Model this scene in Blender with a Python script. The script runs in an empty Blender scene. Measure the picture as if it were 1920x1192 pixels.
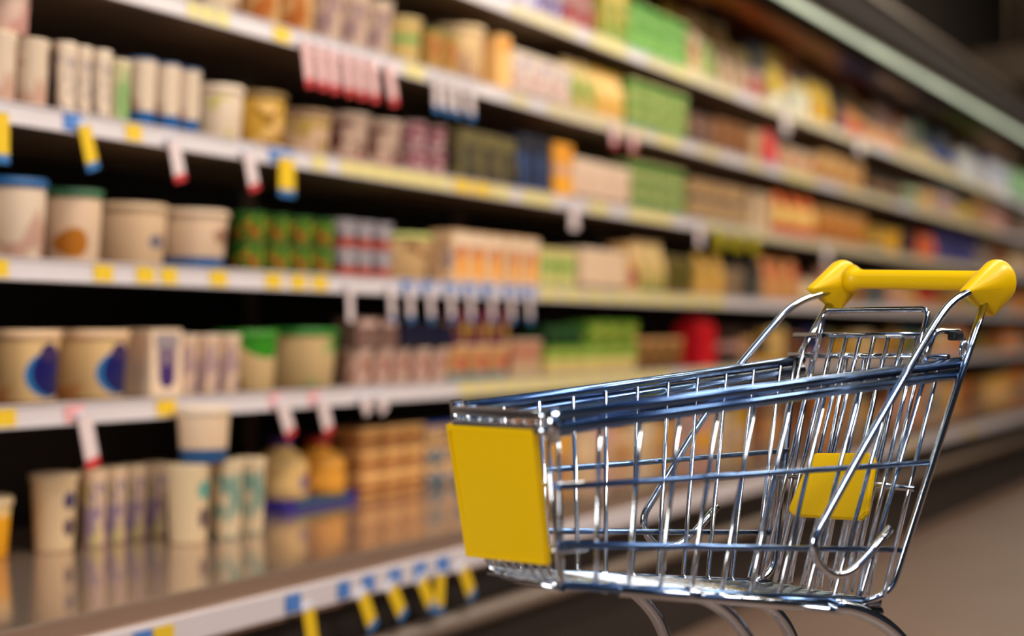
import bpy, bmesh, math, random
from mathutils import Vector, Matrix
random.seed(7)
sc = bpy.context.scene
C = sc.collection
PI = math.pi

# ------------------------------------------------------------------ camera, world, light, exposure
F_PX = 3000.0
CAM_H = 0.97
ANG = math.atan((2550 - 960) / F_PX)             # camera heading measured from the run of the aisle (+X)
CA, SA = math.cos(ANG), math.sin(ANG)
cd = bpy.data.cameras.new('camera'); cam = bpy.data.objects.new('camera', cd); C.objects.link(cam)
cam.location = (0, 0, CAM_H)
cam.rotation_euler = (PI / 2, 0, ANG - PI / 2)
cd.sensor_width = 36; cd.lens = F_PX / 1920 * 36
cd.shift_y = (622 - 596) / 1920
cd.clip_start = .05; cd.clip_end = 200
cd.dof.use_dof = True; cd.dof.focus_distance = 1.93; cd.dof.aperture_fstop = 1.8
sc.camera = cam
sc.view_settings.view_transform = 'Standard'; sc.view_settings.look = 'None'
sc.view_settings.exposure = 0.0; sc.view_settings.gamma = 1.0; sc.view_settings.use_curve_mapping = False

w = bpy.data.worlds.new('world'); sc.world = w; w.use_nodes = True
bg = w.node_tree.nodes['Background']; bg.inputs[0].default_value = (.34, .40, .50, 1); bg.inputs[1].default_value = .05


def area(name, loc, aim, sx, sy, power, col):
    l = bpy.data.lights.new(name, 'AREA'); l.shape = 'RECTANGLE'; l.size = sx; l.size_y = sy
    l.energy = power; l.color = col
    o = bpy.data.objects.new(name, l); C.objects.link(o); o.location = loc
    o.rotation_euler = (Vector(aim) - Vector(loc)).to_track_quat('-Z', 'Y').to_euler()
    return o


# row of ceiling luminaires over the aisle, aimed at the shelving
for x, pw in ((2.5, 80), (6.0, 68), (9.5, 52), (13.0, 48)):
    area('aisle_or_fill_light', (x, .15, 3.95), (x + .1, 2.4, 1.1), 2.6, .35, pw, (1.0, .86, .70))
for x, pw in ((2.6, 125), (6.4, 45)):  # unseen fill row, added to brighten the bottom deck
    area('aisle_or_fill_light', (x + .6, -2.4, 3.9), (x, 2.4, .7), 2.6, .35, pw, (1.0, .88, .74))
area('aisle_or_fill_light', (.3, -1.3, 3.6), (1.7, 1.0, .9), 1.6, .5, 42, (1.0, .93, .84))  # warm key light on the cart
area('aisle_or_fill_light', (-2.6, 2.0, 1.9), (1.3, .9, .85), 1.3, 1.3, 118, (1.0, .97, .94))  # low key light added for the cart's front panel and wires
# added blue fill, out of view, for the chrome to reflect
area('blue_fill', (1.6, -.2, 4.25), (1.6, -.2, 0), 5, 3.6, 24, (.20, .46, 1.0))
area('blue_fill', (-.6, -3.6, 3.7), (1.5, .8, .8), 6, 2.2, 20, (.20, .46, 1.0))
# the strip of tubes under the canopy edge
for x in (3.9, 9.15, 14.4):
    area('canopy_strip', (x, 2.11, 2.325), (x, 2.36, 1.2), 5.1, .04, 11, (.93, 1.0, .86))


# ------------------------------------------------------------------ helpers
def lin(c):
    return tuple(((v / 255) / 12.92 if v / 255 <= .04045 else ((v / 255 + .055) / 1.055) ** 2.4) for v in c) + (1,)


_m = {}


def mat(name, col, rough=.5, metal=0.0, emit=0.0, spec=.5):
    if name in _m: return _m[name]
    m = bpy.data.materials.new(name); m.use_nodes = True
    b = m.node_tree.nodes['Principled BSDF']
    b.inputs['Base Color'].default_value = lin(col)
    b.inputs['Roughness'].default_value = rough; b.inputs['Metallic'].default_value = metal
    b.inputs['Specular IOR Level'].default_value = spec
    if emit:
        b.inputs['Emission Color'].default_value = lin(col); b.inputs['Emission Strength'].default_value = emit
    _m[name] = m
    return m


def noisy(name, c1, c2, scale=6, rough=.5, metal=0.0, detail=3, stretch=(1, 1, 1), bump=0.0, rough2=None):
    """two-tone procedural surface"""
    if name in _m: return _m[name]
    m = mat(name, c1, rough, metal); nt = m.node_tree; N = nt.nodes; L = nt.links
    b = N['Principled BSDF']
    tc = N.new('ShaderNodeTexCoord'); mp = N.new('ShaderNodeMapping'); mp.inputs['Scale'].default_value = stretch
    ns = N.new('ShaderNodeTexNoise'); ns.inputs['Scale'].default_value = scale; ns.inputs['Detail'].default_value = detail
    mx = N.new('ShaderNodeMix'); mx.data_type = 'RGBA'
    mx.inputs['A'].default_value = lin(c1); mx.inputs['B'].default_value = lin(c2)
    L.new(tc.outputs['Object'], mp.inputs[0]); L.new(mp.outputs[0], ns.inputs['Vector'])
    L.new(ns.outputs['Fac'], mx.inputs['Factor']); L.new(mx.outputs['Result'], b.inputs['Base Color'])
    if bump:
        bp = N.new('ShaderNodeBump'); bp.inputs['Strength'].default_value = bump; bp.inputs['Distance'].default_value = .002
        L.new(ns.outputs['Fac'], bp.inputs['Height']); L.new(bp.outputs[0], b.inputs['Normal'])
    return m


def printed(base, bands=(), blobs=(), spot=None, rough=.45):
    """packaging print: horizontal bands (z0,z1,colour), scattered blocks of print (colour,scale,threshold),
       spot = (x,z,rx,rz,colour) an oval motif on the face; all in the pack's own generated coordinates"""
    key = 'print_%s_%s_%s_%s' % (base, bands, blobs, spot)
    if key in _m: return _m[key]
    m = bpy.data.materials.new('pack_print'); m.use_nodes = True; nt = m.node_tree; N = nt.nodes; L = nt.links
    b = N['Principled BSDF']; b.inputs['Roughness'].default_value = rough; b.inputs['Specular IOR Level'].default_value = .3
    tc = N.new('ShaderNodeTexCoord'); sp = N.new('ShaderNodeSeparateXYZ'); L.new(tc.outputs['Generated'], sp.inputs[0])
    cur = N.new('ShaderNodeRGB'); cur.outputs[0].default_value = lin(base); cur = cur.outputs[0]

    def mth(op, a, bb):
        n = N.new('ShaderNodeMath'); n.operation = op
        for i, q in enumerate((a, bb)):
            if hasattr(q, 'links'): L.new(q, n.inputs[i])
            else: n.inputs[i].default_value = q
        return n.outputs[0]

    def over(fac, col):
        nonlocal cur
        mx = N.new('ShaderNodeMix'); mx.data_type = 'RGBA'
        L.new(fac, mx.inputs['Factor']); L.new(cur, mx.inputs['A']); mx.inputs['B'].default_value = lin(col)
        cur = mx.outputs['Result']
    for (col, s, th) in blobs:
        mp = N.new('ShaderNodeMapping'); mp.inputs['Scale'].default_value = (s, s, s * .8)
        mp.inputs['Location'].default_value = (s * .37 + th * 9, col[0] * .07, col[2] * .05)
        L.new(tc.outputs['Generated'], mp.inputs[0])
        ns = N.new('ShaderNodeTexNoise'); ns.inputs['Scale'].default_value = 1; ns.inputs['Detail'].default_value = 1
        L.new(mp.outputs[0], ns.inputs['Vector'])
        f = mth('GREATER_THAN', ns.outputs['Fac'], th)
        f = mth('MULTIPLY', f, mth('LESS_THAN', sp.outputs[2], .86))
        over(f, col)
    for (z0, z1, col) in bands:
        over(mth('MULTIPLY', mth('GREATER_THAN', sp.outputs[2], z0), mth('LESS_THAN', sp.outputs[2], z1)), col)
    if spot:
        for (sx, sz, rx, rz, col) in spot:
            dx = mth('DIVIDE', mth('SUBTRACT', sp.outputs[0], sx), rx); dz = mth('DIVIDE', mth('SUBTRACT', sp.outputs[2], sz), rz)
            d = mth('ADD', mth('MULTIPLY', dx, dx), mth('MULTIPLY', dz, dz))
            over(mth('MULTIPLY', mth('LESS_THAN', d, 1.0), mth('LESS_THAN', sp.outputs[1], .5)), col)
    L.new(cur, b.inputs['Base Color'])
    _m[key] = m
    return m


def obj(name, me, m, parent=None, loc=None):
    if isinstance(me, bmesh.types.BMesh):
        d = bpy.data.meshes.new(name); me.to_mesh(d); me.free(); me = d
    if m is not None and not len(me.materials): me.materials.append(m)
    o = bpy.data.objects.new(name, me); C.objects.link(o)
    if parent: o.parent = parent
    if loc: o.location = loc
    return o


def tag(o, label=None, cat=None, group=None, kind=None):
    if label: o['label'] = label
    if cat: o['category'] = cat
    if group: o['group'] = group
    if kind: o['kind'] = kind
    return o


def empty(name, loc=(0, 0, 0), rz=0):
    o = bpy.data.objects.new(name, None); C.objects.link(o); o.location = loc; o.rotation_euler = (0, 0, rz)
    o.empty_display_size = .05
    return o


def box(bm, x0, x1, y0, y1, z0, z1, bev=0):
    r = bmesh.ops.create_cube(bm, size=1)
    for v in r['verts']:
        v.co = Vector((x0 + (v.co.x + .5) * (x1 - x0), y0 + (v.co.y + .5) * (y1 - y0), z0 + (v.co.z + .5) * (z1 - z0)))
    if bev:
        es = list({e for v in r['verts'] for e in v.link_edges})
        bmesh.ops.bevel(bm, geom=es, offset=bev, segments=2, profile=.6, affect='EDGES')
    return bm


def nbox(*a, **k):
    return box(bmesh.new(), *a, **k)


def lathe(prof, n=28, bm=None):
    bm = bm or bmesh.new(); rings = []
    for r, z in prof:
        if r < 1e-6: rings.append([bm.verts.new((0, 0, z))])
        else: rings.append([bm.verts.new((r * math.cos(2 * PI * i / n), r * math.sin(2 * PI * i / n), z)) for i in range(n)])
    for a, b in zip(rings, rings[1:]):
        for i in range(n):
            j = (i + 1) % n
            if len(a) == 1 and len(b) == 1: continue
            if len(a) == 1: f = bm.faces.new((a[0], b[j], b[i]))
            elif len(b) == 1: f = bm.faces.new((a[i], a[j], b[0]))
            else: f = bm.faces.new((a[i], a[j], b[j], b[i]))
            f.smooth = True
    bmesh.ops.recalc_face_normals(bm, faces=bm.faces)
    return bm


def tube(bm, pts, r, n=10, closed=False):
    """round bar swept along points"""
    pts = [Vector(p) for p in pts]; N = len(pts); rings = []
    tan = []
    for i in range(N):
        if closed: t = pts[(i + 1) % N] - pts[i - 1]
        else: t = pts[min(i + 1, N - 1)] - pts[max(i - 1, 0)]
        tan.append(t.normalized())
    ref = Vector((0, 0, 1)) if abs(tan[0].z) < .9 else Vector((0, 1, 0))
    u = tan[0].cross(ref).normalized()
    for i in range(N):
        if i: u = (u - tan[i] * u.dot(tan[i])).normalized()
        v = tan[i].cross(u)
        rr = r[i] if isinstance(r, (list, tuple)) else r
        rings.append([bm.verts.new(pts[i] + (u * math.cos(2 * PI * k / n) + v * math.sin(2 * PI * k / n)) * rr) for k in range(n)])
    m = N if closed else N - 1
    for i in range(m):
        a, b = rings[i], rings[(i + 1) % N]
        for k in range(n):
            f = bm.faces.new((a[k], b[k], b[(k + 1) % n], a[(k + 1) % n])); f.smooth = True
    if not closed:
        bm.faces.new(rings[0]); bm.faces.new(rings[-1][::-1])
    bmesh.ops.recalc_face_normals(bm, faces=bm.faces)
    return bm


def smooth_path(pts, rad=.02, seg=6):
    """polyline with rounded corners"""
    pts = [Vector(p) for p in pts]; out = [pts[0]]
    for i in range(1, len(pts) - 1):
        a, b, c = pts[i - 1], pts[i], pts[i + 1]
        r = min(rad, (a - b).length * .49, (c - b).length * .49)
        p = b + (a - b).normalized() * r; q = b + (c - b).normalized() * r
        for k in range(seg + 1):
            t = k / seg
            out.append(p * (1 - t) ** 2 + b * 2 * t * (1 - t) + q * t * t)
    out.append(pts[-1])
    return out


# ------------------------------------------------------------------ colours
LAV = (206, 198, 202); BEIGE = (205, 192, 150)
M_rail = noisy('rail_plastic', (214, 206, 210), (200, 190, 192), 3, .35)
M_steel = noisy('case_steel', (196, 170, 150), (176, 150, 132), 5, .11, .7, stretch=(.3, 3, 1))
M_shelf = noisy('shelf_enamel', (150, 128, 106), (128, 108, 90), 4, .5, .2)
M_back = noisy('case_back_panel', (34, 28, 24), (24, 20, 18), 3, .6)
M_dark = noisy('dark_plastic', (44, 35, 31), (34, 27, 24), 6, .55)
M_bumper = noisy('bumper_rubber', (120, 102, 86), (100, 84, 70), 5, .45)
M_chrome = mat('chrome', (206, 214, 224), .11, 1.0)
M_bluereflect = mat('chrome_blue_reflection', (112, 142, 184), .2, 1.0)  # chrome with its blue reflections put into the base colour
M_yellow = mat('yellow_plastic', (243, 196, 2), .33, 0, spec=.35)
M_blackp = mat('black_plastic', (22, 22, 24), .4)
M_rubber = mat('grey_rubber', (60, 60, 62), .6)
M_tube = mat('tube_glow', (206, 216, 190), .4, emit=1.15)

# ------------------------------------------------------------------ the setting
def floor_mat():
    m = noisy('floor_tile', (124, 100, 86), (110, 88, 75), 2.2, .42, bump=.05); nt = m.node_tree; N = nt.nodes; L = nt.links
    b = N['Principled BSDF']; src = b.inputs['Base Color'].links[0].from_socket
    tc = N.new('ShaderNodeTexCoord'); br = N.new('ShaderNodeTexBrick'); br.offset = 0
    br.inputs['Scale'].default_value = 1; br.inputs['Brick Width'].default_value = .6; br.inputs['Row Height'].default_value = .6
    br.inputs['Mortar Size'].default_value = .006
    mp = N.new('ShaderNodeMapping'); mp.inputs['Rotation'].default_value = (0, 0, ANG); mp.inputs['Location'].default_value = (.1, .35, 0)
    L.new(tc.outputs['Object'], mp.inputs[0]); L.new(mp.outputs[0], br.inputs['Vector'])
    mx = N.new('ShaderNodeMix'); mx.data_type = 'RGBA'; mx.inputs['B'].default_value = lin((142, 118, 102))
    L.new(br.outputs['Fac'], mx.inputs['Factor']); L.new(src, mx.inputs['A']); L.new(mx.outputs['Result'], b.inputs['Base Color'])
    return m


tag(obj('floor', nbox(-6, 22, -6, 4, -.1, 0), floor_mat()), kind='structure')
tag(obj('ceiling', nbox(-6, 22, -6, 4, 4.3, 4.4), noisy('ceiling_paint', (48, 38, 28), (38, 30, 22), 2, .8)), kind='structure')
tag(obj('wall_back', nbox(-6, 22, 3.2, 3.3, 0, 4.3), noisy('wall_paint', (44, 34, 26), (34, 27, 20), 2, .8)), kind='structure')
tag(obj('wall_far', nbox(21.9, 22, -6, 3.2, 0, 4.3), noisy('wall_paint_far', (62, 46, 30), (50, 36, 24), 2, .8)), kind='structure')

# ------------------------------------------------------------------ refrigerated display case
YF = 2.37           # front edge of the shelves
YD = 1.87           # front edge of the bottom deck
X0, X1 = 1.3, 17.0
SHELF = {'top': 2.014, 'second': 1.731, 'third': 1.428, 'fourth': 1.119, 'fifth': .824}
RAIL = .046


def at(u, y=YF + .06):                     # where along the shelf a column of the frame meets the plane of depth y
    t = (u - 960) / F_PX
    return y * (CA + SA * t) / (SA - CA * t)


case = empty('refrigerated_display_case', (X0, YF, 0))
tag(case, 'long open refrigerated dairy case with five shelves along the aisle', 'display case')


def cpart(name, bm, m, parent=case):
    o = obj(name, bm, m)
    o.parent = parent
    o.matrix_parent_inverse = Matrix.Translation(-Vector((X0, YF, 0))) if parent == case else Matrix.Identity(4)
    return o


cpart('back_panel', nbox(X0, X1, 2.93, 2.96, .1, 2.75), M_back)
for nm, z in SHELF.items():
    s = cpart('shelf', nbox(X0, X1, YF + .004, 2.93, z - .03, z - .002), M_shelf)
    bm = bmesh.new()
    # price rail: a channel tipped slightly back, with lips at top and bottom
    prof = [(YF, z - RAIL), (YF - .012, z - RAIL), (YF - .012, z - RAIL + .004), (YF - .007, z - RAIL + .005), (YF - .005, z - .005), (YF - .009, z - .004), (YF - .009, z), (YF + .004, z)]
    a = [bm.verts.new((X0, y, q)) for y, q in prof]; b = [bm.verts.new((X1, y, q)) for y, q in prof]
    for i in range(len(prof)):
        j = (i + 1) % len(prof); bm.faces.new((a[i], a[j], b[j], b[i]))
    bm.faces.new(a); bm.faces.new(b[::-1]); bmesh.ops.recalc_face_normals(bm, faces=bm.faces)
    cpart('price_rail', bm, M_rail, s)
# uprights carrying the shelves
for x in [X0 + .02 + 1.25 * k for k in range(13)]:
    cpart('upright', nbox(x, x + .03, 2.90, 2.93, .5, 2.5), M_shelf)
# bottom deck: sloping polished lip, flat deck, white rail, kick board, bumper
bm = bmesh.new()
pr = [(YD + .004, .40), (YD + .004, .498), (YD + .008, .502), (2.93, .502), (2.93, .40)]
a = [bm.verts.new((X0, y, q)) for y, q in pr]; b = [bm.verts.new((X1, y, q)) for y, q in pr]
for i in range(len(pr)):
    j = (i + 1) % len(pr); bm.faces.new((a[i], a[j], b[j], b[i]))
bm.faces.new(a); bm.faces.new(b[::-1]); bmesh.ops.recalc_face_normals(bm, faces=bm.faces)
cpart('deck', bm, M_steel)
cpart('price_rail', nbox(X0, X1, YD - .012, YD + .004, .412, .462, bev=.003), M_rail)
cpart('kick_board', nbox(X0, X1, YD + .05, YD + .09, 0, .40), M_dark)
cpart('base_box', nbox(X0, X1, YD + .09, 2.96, 0, .10), M_dark)
bm = bmesh.new()
tube(bm, [(X0, YD + .02, .285), (X1, YD + .02, .285)], .026, 14)
cpart('bumper_rail', bm, M_bumper)
# canopy with the light tube under its front edge
bm = bmesh.new()
pr = [(2.02, 2.38), (2.02, 2.53), (2.08, 2.55), (2.96, 2.83), (2.96, 2.62), (2.55, 2.56), (2.17, 2.39), (2.14, 2.38)]
a = [bm.verts.new((X0, y, q)) for y, q in pr]; b = [bm.verts.new((X1, y, q)) for y, q in pr]
for i in range(len(pr)):
    j = (i + 1) % len(pr); bm.faces.new((a[i], a[j], b[j], b[i]))
bm.faces.new(a); bm.faces.new(b[::-1]); bmesh.ops.recalc_face_normals(bm, faces=bm.faces)
cpart('canopy', bm, noisy('canopy_metal', (30, 21, 15), (24, 17, 12), 3, .85, 0))
cpart('canopy_trim', nbox(X0, X1, 2.0, 2.03, 2.525, 2.555, bev=.004), noisy('trim_metal', (120, 104, 88), (104, 90, 76), 4, .35, .4))
bm = bmesh.new()
pr = [(2.92, 2.24), (2.58, 2.545), (2.588, 2.552), (2.928, 2.247)]
a = [bm.verts.new((X0, y, q)) for y, q in pr]; b = [bm.verts.new((X1, y, q)) for y, q in pr]
for i in range(4): bm.faces.new((a[i], a[(i + 1) % 4], b[(i + 1) % 4], b[i]))
bm.faces.new(a); bm.faces.new(b[::-1]); bmesh.ops.recalc_face_normals(bm, faces=bm.faces)
cpart('mirror_panel', bm, noisy('bronze_mirror', (206, 160, 124), (188, 142, 108), 3, .16, .95))
t0 = cpart('light_housing', nbox(X0, X1, 2.07, 2.14, 2.365, 2.382), M_shelf)
xx = X0 + .05
while xx < X1 - 1.2:
    bm = bmesh.new(); tube(bm, [(xx, 2.10, 2.352), (xx + 1.22, 2.10, 2.352)], .0135, 12)
    cpart('light_tube', bm, M_tube, t0); xx += 1.25

# hanging ventilation box at the far end
vb = empty('ventilation_box', (12.6, 2.32, 2.93))
tag(vb, 'dark boxy ventilation unit under the ceiling beyond the shelving', 'ventilation unit')
bm = nbox(-.45, .6, -.25, .25, -.14, .14, bev=.02)
obj('housing', bm, noisy('duct_metal', (96, 80, 66), (84, 70, 56), 3, .5, .2), vb)
bm = bmesh.new()
for k in range(6): box(bm, -.37, .52, -.262, -.25, -.10 + k * .036, -.072 + k * .036)
obj('grille', bm, mat('grille_dark', (40, 36, 36), .5), vb)
for yy in (-.3, .45):
    bm = bmesh.new(); tube(bm, [(yy, 0, .14), (yy, 0, 1.37)], .012, 8)
    obj('hanger_rod', bm, M_shelf, vb)

# ------------------------------------------------------------------ packaging kinds: each returns [(part name, mesh, material, dz)]
_cache = {}


def mesh_of(key, fn):
    if key not in _cache:
        bm = fn(); d = bpy.data.meshes.new(key[0]); bm.to_mesh(d); bm.free(); _cache[key] = d
    return _cache[key]


def with_mat(me, m):
    k = (me.name, m.name)
    if k not in _cache:
        d = me.copy(); d.materials.clear(); d.materials.append(m); _cache[k] = d
    return _cache[k]


def k_tub(w, d, h, body, lid):
    r = min(w, d) / 2
    hb = h * .93
    b = mesh_of(('tub_body', round(r, 4), round(h, 4)), lambda: lathe([(0, 0), (r * .80, 0), (r * .83, .003), (r * .94, hb * .93), (r * .94, hb)], 32))
    l = mesh_of(('tub_lid', round(r, 4), round(h, 4)), lambda: lathe([(r * .97, hb - .008), (r, hb - .006), (r, h - .003), (r * .97, h), (r * .88, h - .003), (0, h - .003)], 32))
    return [('tub_body', b, body), ('lid', l, lid)]


def k_cup(w, d, h, body, lid):
    r = min(w, d) / 2
    b = mesh_of(('cup_body', round(r, 4), round(h, 4)), lambda: lathe([(0, 0), (r * .74, 0), (r * .77, .004), (r * .9, h * .88), (r * .97, h * .93), (r * .97, h * .965)], 24))
    l = mesh_of(('foil_lid', round(r, 4), round(h, 4)), lambda: lathe([(r, h * .965), (r, h * .985), (r * .9, h), (0, h)], 24))
    return [('cup_body', b, body), ('foil_lid', l, lid)]


def k_square(w, d, h, body, lid):
    def fb():
        bm = box(bmesh.new(), -w / 2, w / 2, -d / 2, d / 2, 0, h * .9, bev=min(w, d) * .12)
        for v in bm.verts:
            s = .88 + .10 * v.co.z / h
            v.co.x *= s; v.co.y *= s
        return bm
    def fl():
        return box(bmesh.new(), -w / 2, w / 2, -d / 2, d / 2, h * .86, h, bev=min(.006, h * .05))
    return [('tub_body', mesh_of(('square_body', round(w, 4), round(d, 4), round(h, 4)), fb), body),
            ('lid', mesh_of(('square_lid', round(w, 4), round(d, 4), round(h, 4)), fl), lid)]


def k_carton(w, d, h, body, lid):
    def fb(): return box(bmesh.new(), -w / 2, w / 2, -d / 2, d / 2, 0, h, bev=.003)
    def ff():
        return box(bmesh.new(), -w * .36, w * .36, -d * .5 - .0015, -d * .5, h * .72, h * .93)
    return [('carton_body', mesh_of(('carton', round(w, 4), round(d, 4), round(h, 4)), fb), body),
            ('front_label', mesh_of(('carton_label', round(w, 4), round(d, 4), round(h, 4)), ff), lid)]


def k_gable(w, d, h, body, lid):
    def fb():
        bm = bmesh.new(); s = h * .72
        p = [(-w / 2, -d / 2, 0), (w / 2, -d / 2, 0), (w / 2, d / 2, 0), (-w / 2, d / 2, 0), (-w / 2, -d / 2, s), (w / 2, -d / 2, s), (w / 2, d / 2, s), (-w / 2, d / 2, s),
             (-w / 2, 0, h * .9), (w / 2, 0, h * .9)]
        v = [bm.verts.new(q) for q in p]
        for f in ((3, 2, 1, 0), (0, 1, 5, 4), (2, 3, 7, 6), (1, 2, 6, 9, 5), (3, 0, 4, 8, 7), (4, 5, 9, 8), (6, 7, 8, 9)): bm.faces.new([v[i] for i in f])
        return bm
    def fl(): return box(bmesh.new(), -w / 2, w / 2, -.003, .003, h * .88, h)
    return [('carton_body', mesh_of(('gable', round(w, 4), round(h, 4)), fb), body), ('top_seal', mesh_of(('gable_seal', round(w, 4), round(h, 4)), fl), lid)]


def k_bottle(w, d, h, body, lid):
    r = min(w, d) / 2
    b = mesh_of(('bottle_body', round(r, 4), round(h, 4)), lambda: lathe([(0, 0), (r * .9, 0), (r, .006), (r, h * .30), (r * .94, h * .38), (r, h * .46), (r, h * .56), (r * .75, h * .70), (r * .38, h * .82), (r * .36, h * .88)], 26))
    l = mesh_of(('bottle_cap', round(r, 4), round(h, 4)), lambda: lathe([(r * .45, h * .86), (r * .45, h * .98), (r * .4, h), (0, h)], 20))
    return [('bottle_body', b, body), ('cap', l, lid)]


def k_bag(w, d, h, body, lid):
    def fb():
        bm = bmesh.new(); nx, nz = 8, 9; g = {}
        for s in (-1, 1):
            for i in range(nx + 1):
                for k in range(nz + 1):
                    x = i / nx * 2 - 1; z = k / nz
                    th = (1 - x ** 4) * math.sin(PI * min(1, z * .8 + .22)) ** .6 if z < .97 else .02
                    th = max(0, th) if 0 < i < nx else 0
                    if k == nz: th = 0
                    key = (i, k) if th == 0 else (i, k, s)
                    if key not in g: g[key] = bm.verts.new((x * w / 2 * (1 - .08 * math.sin(PI * z)), s * th * d / 2, z * h))
                    g[(i, k, s)] = g[key]
            for i in range(nx):
                for k in range(nz):
                    q = [g[(i, k, s)], g[(i + 1, k, s)], g[(i + 1, k + 1, s)], g[(i, k + 1, s)]]
                    if len(set(q)) == 4:
                        try: f = bm.faces.new(q if s < 0 else q[::-1]); f.smooth = True
                        except ValueError: pass
        return bm
    def fl(): return box(bmesh.new(), -w * .49, w * .49, -.0015, .0015, h * .97, h * 1.04)
    return [('bag_body', mesh_of(('bag', round(w, 4), round(d, 4), round(h, 4)), fb), body), ('top_seal', mesh_of(('bag_seal', round(w, 4), round(h, 4)), fl), lid)]


def k_blister(w, d, h, body, lid):
    """multipack: four cups in a sleeve - sleeve plus the foil top"""
    def fb(): return box(bmesh.new(), -w / 2, w / 2, -d / 2, d / 2, h * .10, h * .86, bev=.004)
    def fl():
        bm = box(bmesh.new(), -w / 2 - .001, w / 2 + .001, -d / 2, d / 2, h * .86, h * .93)
        for sx in (-.25, .25):
            r = w * .22
            for q in lathe([(r * .8, 0), (r, h * .11)], 14).verts: pass
        return bm
    def fc():
        bm = bmesh.new()
        for sx in (-.25, .25):
            for sy in (-.25, .25):
                b2 = lathe([(0, 0), (w * .18, 0), (w * .21, h * .12)], 14)
                bmesh.ops.translate(b2, verts=b2.verts, vec=(sx * w, sy * d, 0))
                me = bpy.data.meshes.new('t'); b2.to_mesh(me); b2.free(); bm.from_mesh(me); bpy.data.meshes.remove(me)
        return bm
    return [('sleeve', mesh_of(('sleeve', round(w, 4), round(d, 4), round(h, 4)), fb), body), ('foil_top', mesh_of(('foiltop', round(w, 4), round(d, 4), round(h, 4)), fl), lid),
            ('cup_bases', mesh_of(('cupbases', round(w, 4), round(d, 4), round(h, 4)), fc), lid)]


KIND = {'tub': (k_tub, 'yoghurt_tub', 'tub'), 'cup': (k_cup, 'yoghurt_cup', 'cup'), 'square': (k_square, 'spread_tub', 'tub'), 'carton': (k_carton, 'food_carton', 'carton'),
        'gable': (k_gable, 'milk_carton', 'carton'), 'bottle': (k_bottle, 'drink_bottle', 'bottle'), 'bag': (k_bag, 'food_bag', 'bag'), 'pack': (k_blister, 'yoghurt_multipack', 'multipack')}
ORD = ['first', 'second', 'third', 'fourth', 'fifth', 'sixth', 'seventh', 'eighth', 'ninth', 'tenth', 'eleventh', 'twelfth', 'thirteenth', 'fourteenth', 'fifteenth', 'sixteenth', 'seventeenth', 'eighteenth', 'nineteenth', 'twentieth'] + ['twenty-' + q for q in ('first', 'second', 'third', 'fourth', 'fifth', 'sixth', 'seventh', 'eighth', 'ninth')]
SHELFWORD = {'top': 'on top shelf', 'second': 'on second shelf down', 'third': 'on third shelf down', 'fourth': 'on fourth shelf down', 'fifth': 'on fifth shelf down', 'deck': 'on bottom deck'}
COUNT = {}


def run(shelf, u0, u1, kind, h, n, desc, body, lid, stack=1, d=.085, yoff=.02, base=None, gap=.95, z0=None, dw=None):
    """n facings of one product between two columns, each (and each of a stack) its own object"""
    fn, nm, cat = KIND[kind]
    yb = (YF if shelf != 'deck' else 2.44) + yoff
    xa, xb = at(u0, yb + .02), at(u1, yb + .02)
    if n > 1 or u1 > 1500: n = max(n, int(round((xb - xa) / (.135 if u0 < 1280 or kind == 'square' else .185))))
    w = (xb - xa) / n
    if u0 > 1150 and yoff < .15: gap = min(gap, .86 if u0 < 1280 or kind == 'square' else .64)
    wid = min(w * gap, dw or 9)
    if kind in ('tub', 'cup', 'bottle'): d = wid
    bm_, lm = body, (lid if not isinstance(lid, tuple) else mat('plain_%d_%d_%d' % lid, lid, .4))
    if isinstance(bm_, tuple): bm_ = mat('plain_%d_%d_%d' % bm_, bm_, .4)
    parts = fn(wid, d, h, bm_, lm)
    z = z0 if z0 is not None else (SHELF[shelf] if shelf != 'deck' else .5025)
    keep = [i for i in range(n) if not (n > 5 and u0 > 1150 and random.random() < .08)]
    for i0, i in enumerate(keep):
        for s in range(stack):
            jit = random.uniform(-.004, .004)
            t = empty(nm, (xa + w * (i + .5), yb + d / 2 + jit, z + s * (h + .0005)), random.uniform(-.08, .08) if kind in ('carton', 'bag', 'tub', 'cup') else 0)
            k = (desc, shelf); o = ORD[i0] if i0 < len(ORD) else 'number %d' % (i0 + 1)
            lab = desc + ' ' + SHELFWORD[shelf]
            if n > 1: lab += ', ' + o + ' from left'
            if stack > 1: lab += ', ' + (('lower' if s == 0 else 'upper') if stack == 2 else ('lowest', 'middle', 'topmost')[s])
            tag(t, lab, cat, (desc + 's ' + SHELFWORD[shelf]) if n * stack > 1 else None)
            for (pn, me, m) in parts:
                p = obj(pn, with_mat(me, m), None); p.parent = t


W1 = (222, 200, 176); W2 = (208, 186, 160); CR = (214, 184, 138); PK = (206, 172, 160)
NV = (18, 22, 86); BL = (24, 88, 150); GR = (70, 150, 36); DG = (24, 84, 30); OR = (224, 140, 40); RD = (186, 34, 34); YL = (226, 184, 36); PU = (74, 52, 96)
MG = (160, 20, 84); BR = (110, 66, 34); DK = (30, 24, 24); OL = (104, 92, 46); TN = (190, 142, 86); GY = (130, 130, 140)

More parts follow.
